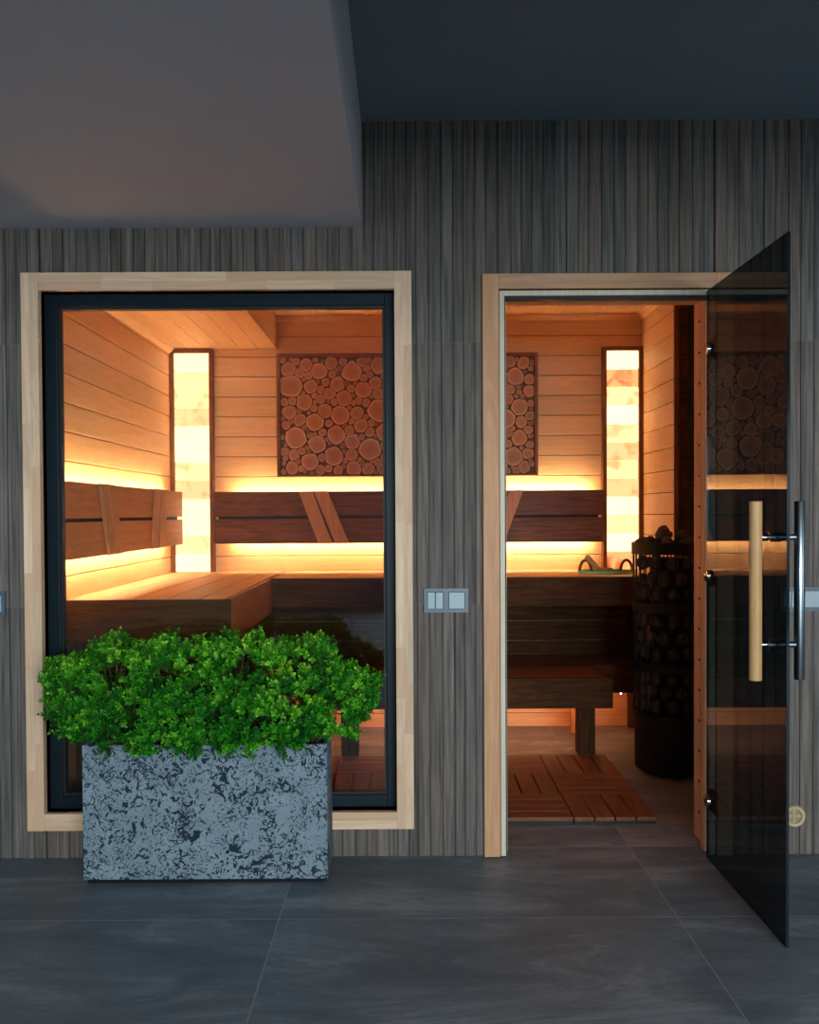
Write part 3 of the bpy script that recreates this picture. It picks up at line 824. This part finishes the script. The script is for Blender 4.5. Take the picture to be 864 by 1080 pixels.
# ------------------------------------------------------------------ sauna benches
ZB, ZL = .850, .392
YBF = 1.40       # front of the upper back bench
XBL = -.640      # right side of the left bench
def benches():
    BY = .290
    b = thing('sauna_bench', 'upper corner bench of warm slats with a dark apron', 'bench', (0, 1.2, 0))
    mb = MB()
    x = XL + .003
    while x < XBL - .026:
        e = min(x + .1235, XBL - .024)
        mb.box(x + .002, e - .002, BY + .014, YB - .002, ZB - .026, ZB); x += .1235
    o = mb.build('left_seat', M['bench_y'], b, bevel=.002)
    mb = MB(); y = YBF + .022
    while y < YB - .02:
        e = min(y + .115, YB - .002); mb.box(XBL, XR - .003, y + .0015, e - .0015, ZB - .026, ZB); y += .115
    mb.build('back_seat', M['bench_x'], b, bevel=.002)
    ap = .142
    mb = MB(); mb.box(XL + .003, XBL, BY - .008, BY + .0138, ZB - ap - .02, ZB - .001); mb.build('end_apron', M['apron_x'], b, bevel=.002)
    mb = MB(); mb.box(XBL - .0225, XBL, BY + .0145, YBF - .0005, ZB - ap - .02, ZB); mb.build('side_apron', M['bar_y'], b, bevel=.002)
    mb = MB(); mb.box(XBL - .02, XR - .003, YBF, YBF + .0215, ZB - ap, ZB); mb.build('back_apron', M['apron_x'], b, bevel=.002)
    mb = MB()   # vertical boards with narrow slits under the near end
    x = XL + .02
    while x < XBL - .08:
        e = min(x + .158, XBL - .06); mb.box(x + .004, e - .004, BY + .05, BY + .068, .02, ZB - ap - .021); x += .158
    mb.build('end_panel', M['apron_z'], b, bevel=.002)
    mb = MB(); boards(mb, .02, ZB - ap - .021, .10, lambda m, a, c: m.box(XBL - .09, XBL - .072, BY + .07, YB - .01, a, c), .002)
    mb.build('side_panel', M['thermo_y'], b, bevel=.002)
    for k in range(1, 4):
        x = XL + .02 + .158 * k; mb = MB(); mb.box(x - .0035, x + .0035, BY + .056, BY + .066, .02, ZB - ap - .023); mb.build('gap_batten', M['pale_z'], b)  # pale strips added in the slits, standing in for light showing through
    for lx in (.45, 1.20):
        mb = MB(); mb.box(lx, lx + .05, YB - .08, YB - .03, .002, ZB - .027); mb.build('leg', M['apron_z'], b, bevel=.002)
    # dark boards along the wall below the upper bench
    mb = MB(); boards(mb, ZL - .030, ZB - .03, .1076, lambda m, a, c: m.box(XBL - .07, XR - .003, YB - .025, YB - .001, a, c), .002)
    mb.build('back_panel', M['apron_x'], b, bevel=.002)
    # lower bench against the wall
    l = thing('lower_bench', 'low dark slatted bench along the back under the upper bench', 'bench', (.3, 1.88, 0))
    y0 = 1.605
    mb = MB(); boards(mb, y0 + .022, YB - .028, .094, lambda m, a, c: m.box(XBL + .02, XR - .005, a, c, ZL - .026, ZL)); mb.build('seat', M['deck_x'], l, bevel=.002)
    mb = MB(); mb.box(XBL + .02, XR - .005, y0, y0 + .0215, ZL - .142, ZL); mb.build('apron', M['apron_x'], l, bevel=.002)
    for lx in (-.45, .87):
        mb = MB(); mb.box(lx, lx + .042, y0 + .20, y0 + .245, .002, ZL - .027); mb.build('leg', M['bar_wood'], l, bevel=.002)
    mb = MB(); mb.box(XBL + .06, 1.10, y0 + .028, y0 + .036, ZL - .139, ZL - .132); mb.build('led_strip', M['led_low'], l)
    mb = MB(); mb.box(1.085, 1.092, y0 + .004, y0 + .010, ZL - .149, ZL - .1425); mb.build('led_end_cap', M['led_white'], l)
    # step bench standing on the deck tiles
    s = thing('step_bench', 'low wooden step bench on thick legs in front of the tall benches', 'bench', (.32, 1.54, 0))
    x0, x1, ya, yb = -.377, .965, 1.222, 1.598
    mb = MB(); boards(mb, ya + .026, yb, .118, lambda m, a, c: m.box(x0 + .02, x1 - .022, a, c, ZL - .026, ZL - .0003)); mb.build('seat', M['deck_x'], s, bevel=.002)
    mb = MB(); mb.box(x0, x1, ya, ya + .0255, ZL - .142, ZL); mb.build('front_apron', M['apron_x'], s, bevel=.005)
    mb = MB(); mb.box(x0 + .02, x1 - .022, yb - .02, yb, ZL - .142, ZL - .0265); mb.build('rear_apron', M['apron_x'], s, bevel=.003)
    for lx in (x0 + .077, x1 - .157):
        for ly, ox in ((ya + .03, 0), (yb - .11, .046 if lx > 0 else -.017)):
            mb = MB(); zb = .027 if ly < 1.26 else .0005
            mb.box(lx + ox, lx + ox + .080, ly, ly + .08, zb, ZL - .0265); mb.build('leg', M['apron_z'], s, bevel=.003)
M['bar_y'] = wood('apron_side', (0.42, 0.19, 0.08), (0.28, 0.11, 0.04), 'y', 0.5, 0.1)  # lighter than the other aprons: warm light on this side put into the colour
M['deck_x'] = wood('step_slats', (0.34, 0.14, 0.06), (0.20, 0.075, 0.03), 'x', 0.5, 0.2)
benches()

# ------------------------------------------------------------------ backrests with hidden light strips
def backrests():
    zt, zm1, zm0, zb = 1.281, 1.149, 1.135, 1.003
    b = thing('sauna_back_support', 'long dark two-board backrest on the back wall with crossed slanted bars', 'backrest', (0, YB - .06, zb))
    x0, x1, yf, yk = -1.017, 1.062, YB - .070, YB - .048
    for z0, z1 in ((zm1, zt), (zb, zm0)):
        mb = MB(); mb.box(x0, x1, yf, yk, z0, z1); mb.build('board', M['thermo_x'], b, bevel=.002)
    mb = MB()
    mb.box(x0 + .02, x1 - .02, yk + .0006, yk + .006, zm0 - .03, zm1 + .03); mb.build('backing_strip', M['gasket'], b); mb = MB()
    for cx in (-.9, -.2, .35, .95): mb.box(cx - .02, cx + .02, yk + .0005, YB - .0005, zb + .03, zt - .03); mb.build('spacer', M['gasket'], b); mb = MB()
    for t, q in ((-.527, -.422), (-.446, -.331)):
        for sg in (1, -1):
            mb = MB(); w = .0375
            f = lambda v: v if sg > 0 else .072 - v
            q4 = [(f(t) - w, zt + .001), (f(t) + w, zt + .001), (f(q) + w, zb - .001), (f(q) - w, zb - .001)]
            mb.hexa([(x, yf - .014, z) for x, z in q4], [(x, yf - .0003, z) for x, z in q4])
            mb.build('slanted_bar', M['bar_wood'], b, bevel=.0015)
    for z, dz in ((zt - .018, 1), (zb + .008, -1)):
        mb = MB(); mb.box(x0 + .10, x1 - .06, yk + .0015, yk + .010, z, z + .008); mb.build('led_strip', M['led'], b)
    l = thing('sauna_back_support', 'reddish two-board backrest with slanted bars on the left wall', 'backrest', (XL + .06, 1.1, zb))
    xf, xk, y0, y1 = XL + .075, XL + .053, TH + .002, YB - .100
    for z0, z1 in ((zm1, zt), (zb, zm0)):
        mb = MB(); mb.box(xk, xf, y0, y1, z0, z1); mb.build('board', M['bar_y2'], l, bevel=.002)
    mb = MB()
    mb.box(xk - .006, xk - .0006, y0 + .02, y1 - .02, zm0 - .03, zm1 + .03); mb.build('backing_strip', M['gasket'], l); mb = MB()
    for cy in (.35, .9, 1.82): mb.box(XL + .0005, xk - .0005, cy - .02, cy + .02, zb + .05, zt - .05); mb.build('spacer', M['gasket'], l); mb = MB()
    for t0, t1, q0, q1 in ((.477, .551, .577, .655), (.574, .656, .673, .756), (1.314, 1.392, 1.235, 1.315), (1.412, 1.528, 1.349, 1.446)):
        q4 = [(t0, zt + .001), (t1, zt + .001), (q1, zb - .001), (q0, zb - .001)]
        mb = MB(); mb.hexa([(xf + .0003, y, z) for y, z in q4][::-1], [(xf + .014, y, z) for y, z in q4][::-1]); mb.build('slanted_bar', M['bar_wood'], l, bevel=.0015)
    for z in (zt - .018, zb + .008):
        mb = MB(); mb.box(xk - .010, xk - .0015, y0 + .06, y1 - .12, z, z + .008); mb.build('led_strip', M['led'], l)
M['bar_y2'] = wood('left_boards', (0.62, 0.31, 0.14), (0.46, 0.21, 0.085), 'y', 0.5, 0.2)  # lighter than the back wall boards: the glow falling here is in the colour
backrests()

# ------------------------------------------------------------------ salt brick lights
def salt(name_label, x0, x1, seq, seed, ztop):
    rng = random.Random(seed)
    s = thing('salt_brick_light', name_label, 'wall light', ((x0 + x1) / 2, YB - .03, ZB), group='backlit salt brick panels')
    fw, yf = .021, YB - .052
    for a, c in ((x0, x0 + fw), (x1 - fw, x1)):
        mb = MB(); mb.box(a, c, yf, YB - .0005, ZB + .001, ztop); mb.build('frame_side', M['frame_dark_z'], s, bevel=.002)
    mb = MB(); mb.box(x0 + fw, x1 - fw, yf, YB - .0005, ztop - fw, ztop); mb.build('frame_top', M['frame_dark_z'], s, bevel=.002)
    n = len(seq); z1 = ztop - fw; z0 = ZB + .0015; h = (z1 - z0) / n
    for i, kind in enumerate(seq):
        a = z1 - (i + 1) * h; c = a + h
        dy = rng.uniform(0, .008)
        mb = MB(); mb.box(x0 + fw + .0004, x1 - fw - .0004, yf + .012 + dy, YB - .006, a + .0011, c - .0011)
        o = mb.build('salt_brick', M[{'w': 'salt_white', 's': 'salt', 'a': 'salt_amber', 'r': 'salt_red'}[kind]], s, bevel=.004)
        if kind == 'r': o['label'] = 'reddish salt brick'
salt('glowing salt brick column in the left back corner', -1.2535, -1.0225, 'wssawwsawwsw', 4, 2.047)
salt('glowing salt brick column with red bricks beside the heater', 1.067, 1.2825, 'wrswsasawsws'[:11] + 'r', 8, 2.049)

# ------------------------------------------------------------------ log slice panel
def art():
    rng = random.Random(42)
    x0, x1, z0, z1 = -.682, .7205, 1.360, 2.020
    a = thing('log_slice_panel', 'framed wall panel of round log slices on the sauna back wall', 'wall panel', ((x0 + x1) / 2, YB - .03, z0))
    fw, yf = .018, YB - .045
    for u, v in ((x0, x0 + fw), (x1 - fw, x1)):
        mb = MB(); mb.box(u, v, yf, YB - .0005, z0, z1); mb.build('frame_side', M['frame_dark_z'], a, bevel=.002)
    for u, v in ((z0, z0 + fw * .7), (z1 - fw, z1)):
        mb = MB(); mb.box(x0 + fw, x1 - fw, yf, YB - .0005, u, v); mb.build('frame_rail', M['frame_dark_x'], a, bevel=.002)
    mb = MB(); mb.box(x0 + fw, x1 - fw, YB - .016, YB - .0005, z0 + fw * .7, z1 - fw); mb.build('backing', M['slice_back'], a)
    ax0, ax1, az0, az1 = x0 + fw, x1 - fw, z0 + fw * .7, z1 - fw
    circ = []
    for rad, tries in ((.056, 26), (.046, 70), (.038, 220), (.031, 900), (.025, 1500), (.019, 2500), (.014, 3500), (.010, 2500)):
        for _ in range(tries):
            r = rad * rng.uniform(.88, 1.1)
            x = rng.uniform(ax0 + r * .9, ax1 - r * .9); z = rng.uniform(az0 + r * .9, az1 - r * .9)
            if all((x - p) ** 2 + (z - q) ** 2 > (r + s) ** 2 * .94 for p, q, s in circ): circ.append((x, z, r))
    def vis(c):
        x = c[0]
        return -.68 < x < -.085 or x > .53
    order = sorted(circ, key=lambda c: (not vis(c), -c[2]))
    rest = MB()
    for i, (x, z, r) in enumerate(order):
        mb = MB() if i < 99 else rest
        n = 22 if r > .02 else 14
        ph = [rng.uniform(0, 6.28) for _ in range(3)]; am = [rng.uniform(0, .06), rng.uniform(0, .045), rng.uniform(0, .03)]
        nb = [(p - x, q - z, s_) for p, q, s_ in circ if 0 < (p - x) ** 2 + (q - z) ** 2 < (r + s_) ** 2 * 2.2]
        def rf(t):
            rr = r * 1.20 * (1 + am[0] * math.cos(2 * t + ph[0]) + am[1] * math.cos(3 * t + ph[1]) + am[2] * math.cos(5 * t + ph[2]))
            for dx, dz, s_ in nb:
                D = math.hypot(dx, dz); cs = (dx * math.cos(t) + dz * math.sin(t)) / D
                if cs > .05: rr = min(rr, (D * D + r * r - s_ * s_) / (2 * D) / cs - .0008)
            return max(rr, .003)
        th = rng.uniform(.006, .020); yb_, yt = YB - .017, YB - .017 - th
        vs = [(x, yt, z)]; at = [0.0]
        rings = [(.5, yt), (.86, yt), (.96, yt + .0008), (1.0, yt + .0022), (1.0, yb_)]
        for q, y in rings:
            for k in range(n):
                t = 2 * math.pi * k / n; rr = rf(t) * q
                vs.append((min(max(x + rr * math.cos(t), ax0), ax1), y, min(max(z + rr * math.sin(t), az0), az1))); at.append(q if y < yb_ else 1.05)
        fs = [(0, 1 + k, 1 + (k + 1) % n) for k in range(n)]
        for j in range(len(rings) - 1):
            for k in range(n):
                p = 1 + j * n + k; q = 1 + j * n + (k + 1) % n
                fs.append((p, p + n, q + n, q))
        mb.add(vs, fs, 0, at)
        if i < 99: mb.build('log_slice', M['slice'], a, att=True)
    if rest.v:
        o = rest.build('log_slices', M['slice'], a, att=True); o['kind'] = 'stuff'
M['frame_dark_x'] = wood('dark_frame_x', (0.30, 0.12, 0.045), (0.16, 0.06, 0.02), 'x', 0.5, 0.2)
art()

# ------------------------------------------------------------------ heater with stones
HX, HY, HR = 1.177, 1.040, .165
def heater():
    rng = random.Random(9)
    h = thing('sauna_heater', 'tall black cylindrical sauna heater with a barred stone cage', 'heater', (HX, HY, 0))
    mb = MB(); mb.lathe([(0.0001, .022), (.140, .022), (.150, .028), (.152, .035), (.152, .255), (.150, .263), (0.0001, .263)], (HX, HY, 0), 40); mb.build('base', M['black_metal'], h, smooth=True)
    for k in range(3):
        a = k * 2.094 - 1.57
        mb = MB(); mb.tube([(HX + .12 * math.cos(a), HY + .12 * math.sin(a), .0005), (HX + .12 * math.cos(a), HY + .12 * math.sin(a), .0225)], .014, 12); mb.build('foot', M['black_metal'], h, smooth=True)
    for z0, z1, r in ((.976, 1.028, .1655), (.722, .763, .160), (.462, .503, .158), (.262, .278, .157)):
        mb = MB(); mb.lathe([(r, z0), (r, z1), (r - .004, z1), (r - .004, z0), (r, z0)], (HX, HY, 0), 40); mb.build('cage_band', M['black_metal'], h, smooth=True)
    for k in range(30):
        a = 2 * math.pi * k / 30
        p = [(HX + .1525 * math.cos(a), HY + .1525 * math.sin(a), .262), (HX + .1575 * math.cos(a), HY + .1575 * math.sin(a), 1.0)]
        mb = MB(); mb.tube(p, .0028, 6); mb.build('cage_bar', M['black_metal'], h)
    mb = MB(); mb.lathe([(0.0001, .2635), (.085, .2635), (.085, .96), (0.0001, .96)], (HX, HY, 0), 24); mb.build('heating_core', M['black_metal'], h)
    # stones
    base = []
    for q in range(6):
        import bmesh
        bm = bmesh.new(); bmesh.ops.create_icosphere(bm, subdivisions=2, radius=1.0)
        sx, sy, sz = rng.uniform(.85, 1.1), rng.uniform(.7, .9), rng.uniform(.8, 1.15)
        pl = [(Vector((rng.gauss(0, 1), rng.gauss(0, 1), rng.gauss(0, 1))).normalized(), rng.uniform(.62, .88)) for _ in range(9)]
        for v in bm.verts:
            for n_, d_ in pl:
                e = v.co.dot(n_) - d_
                if e > 0: v.co -= n_ * e * .9
            v.co *= 1 + rng.uniform(-.03, .03)
            v.co = Vector((v.co.x * sx, v.co.y * sy, v.co.z * sz))
        me = bpy.data.meshes.new('heater_stone'); bm.to_mesh(me); bm.free(); me.materials.append(M['stone']); base.append(me)
    def stone(p, r, label, group, flat=1.0):
        o = bpy.data.objects.new('heater_stone', rng.choice(base)); C.objects.link(o)
        o.location = p; o.rotation_euler = (rng.uniform(-.3, .3), rng.uniform(-.3, .3), rng.uniform(0, 6.28)); o.scale = (r, r, r * flat)
        tag(o, label, 'stone', group)
    tiers = ((.282, .462, 'bottom'), (.505, .722, 'middle'), (.765, .975, 'top'))
    for z0, z1, nm in tiers:
        rows = 3
        for j in range(rows):
            z = z0 + (z1 - z0) * (j + .5) / rows
            n = 11
            for k in range(n):
                a = 2 * math.pi * (k + .5 * (j % 2)) / n + rng.uniform(-.06, .06)
                if math.sin(a) > .42: continue
                rr = .1190
                stone((HX + rr * math.cos(a), HY + rr * math.sin(a), z + rng.uniform(-.004, .004)), rng.uniform(.0300, .0335), 'dark grey stone in the %s tier of the black heater cage' % nm, 'stones in the %s tier of the heater' % nm, 1.16)
    for p, r in [((-.100, -.055, 1.018), .045), ((-.036, -.110, 1.020), .043), ((.048, -.105, 1.018), .042), ((.110, -.045, 1.016), .046), ((-.105, .045, 1.014), .047), ((.095, .060, 1.014), .048), ((0, .105, 1.014), .045), ((-.038, -.020, 1.062), .041), ((.052, -.015, 1.048), .045), ((.000, .066, 1.060), .034)]:
        stone((HX + p[0], HY + p[1], p[2]), r, 'dark rough stone heaped above the rim of the black heater', 'stones heaped on the heater')
heater()

# ------------------------------------------------------------------ glass tray and ladle on the bench
def tray():
    cx, cy = 1.025, 1.68
    t = thing('glass_tray', 'green-edged glass tray with two arched handles on the upper bench', 'tray', (cx, cy, ZB))
    mb = MB(); n = 48; rx, ry = .142, .11
    prof = [(.0, .006), (.93, .006), (.97, .010), (1.0, .016)]
    vs = []; fs = []
    def el(s, z): return [(cx + rx * s * math.cos(2 * math.pi * k / n), cy + ry * s * math.sin(2 * math.pi * k / n), ZB + z) for k in range(n)]
    rings = [el(.001, .0075), el(.93, .0075), el(.99, .0155), el(1.0, .0155), el(.985, .008), el(.93, .0005), el(.001, .0005)]
    for r_ in rings: vs += r_
    for i in range(len(rings) - 1):
        for k in range(n): a = i * n + k; b = i * n + (k + 1) % n; fs.append((a, b, b + n, a + n))
    mb.add(vs, fs[:n * 2], 0); mb.add(vs, fs[n * 2:n * 5], 1); mb.add(vs, fs[n * 5:], 0)
    mb.build('dish', [M['tray_glass'], M['tray_edge']], t, smooth=True)
    for sx in (-1, 1):
        x0 = cx - .128 if sx < 0 else cx + .082
        pts = [(x0 + .030 - .030 * math.cos(math.pi * k / 12), cy + .02, ZB + .010 + .056 * math.sin(math.pi * k / 12)) for k in range(13)]
        mb = MB(); mb.tube(pts, .0075, 12); mb.build('handle', M['frame_dark_z'], t, smooth=True)
    l = thing('ladle', 'wooden ladle with thick handle leaning in the green glass tray', 'ladle', (cx - .05, cy - .01, ZB + .008))
    p0, p1 = Vector((cx - .040, cy - .04, ZB + .020)), Vector((cx - .098, cy - .015, ZB + .084))
    mb = MB(); mb.tube([p0, p0.lerp(p1, .3), p0.lerp(p1, .8), p1, p1 + (p1 - p0).normalized() * .006], [.012, .013, .0155, .0155, .011], 20); mb.build('handle', M['pale_wood'], l, smooth=True)
    mb = MB(); mb.lathe([(.0001, .0), (.028, .0), (.036, .006), (.040, .022), (.037, .022), (.032, .008), (.0001, .004)], (cx - .012, cy - .05, ZB + .0085), 28); mb.build('bowl', M['pale_wood'], l, smooth=True)
tray()

# ------------------------------------------------------------------ deck tiles
def deck():
    P = .310
    t = thing('deck_tile', '', 'deck tile', (0, 0, 0), group='wooden deck tiles on the sauna floor')
    mb = MB(); mb.box(-P / 2 + .004, P / 2 - .004, -P / 2 + .004, P / 2 - .004, .0005, .011); mb.build('grid_base', M['gasket'], t)
    for k in range(4):
        w = P / 4
        a = -P / 2 + k * w
        mb = MB(); mb.box(a + .0028, a + w - .0028, -P / 2 + .0015, P / 2 - .0015, .0112, .0265); mb.build('slat', M['deck_y'], t, bevel=.002)
    rows = ['front', 'middle', 'back']; cols = ['right edge', 'second from right', 'third from right', 'fourth from right', 'fifth from right']
    first = True
    for r in range(3):
        for c in range(5):
            o = t if first else copy_tree(t)
            first = False
            o.location = (.935 - P * (c + .5), .325 + P * (r + .5), 0)
            o.rotation_euler = (0, 0, R(90) if (r + c) % 2 else 0)
            o['label'] = 'brown slatted deck tile, %s row of the floor mat, %s' % (rows[r], cols[c])
deck()
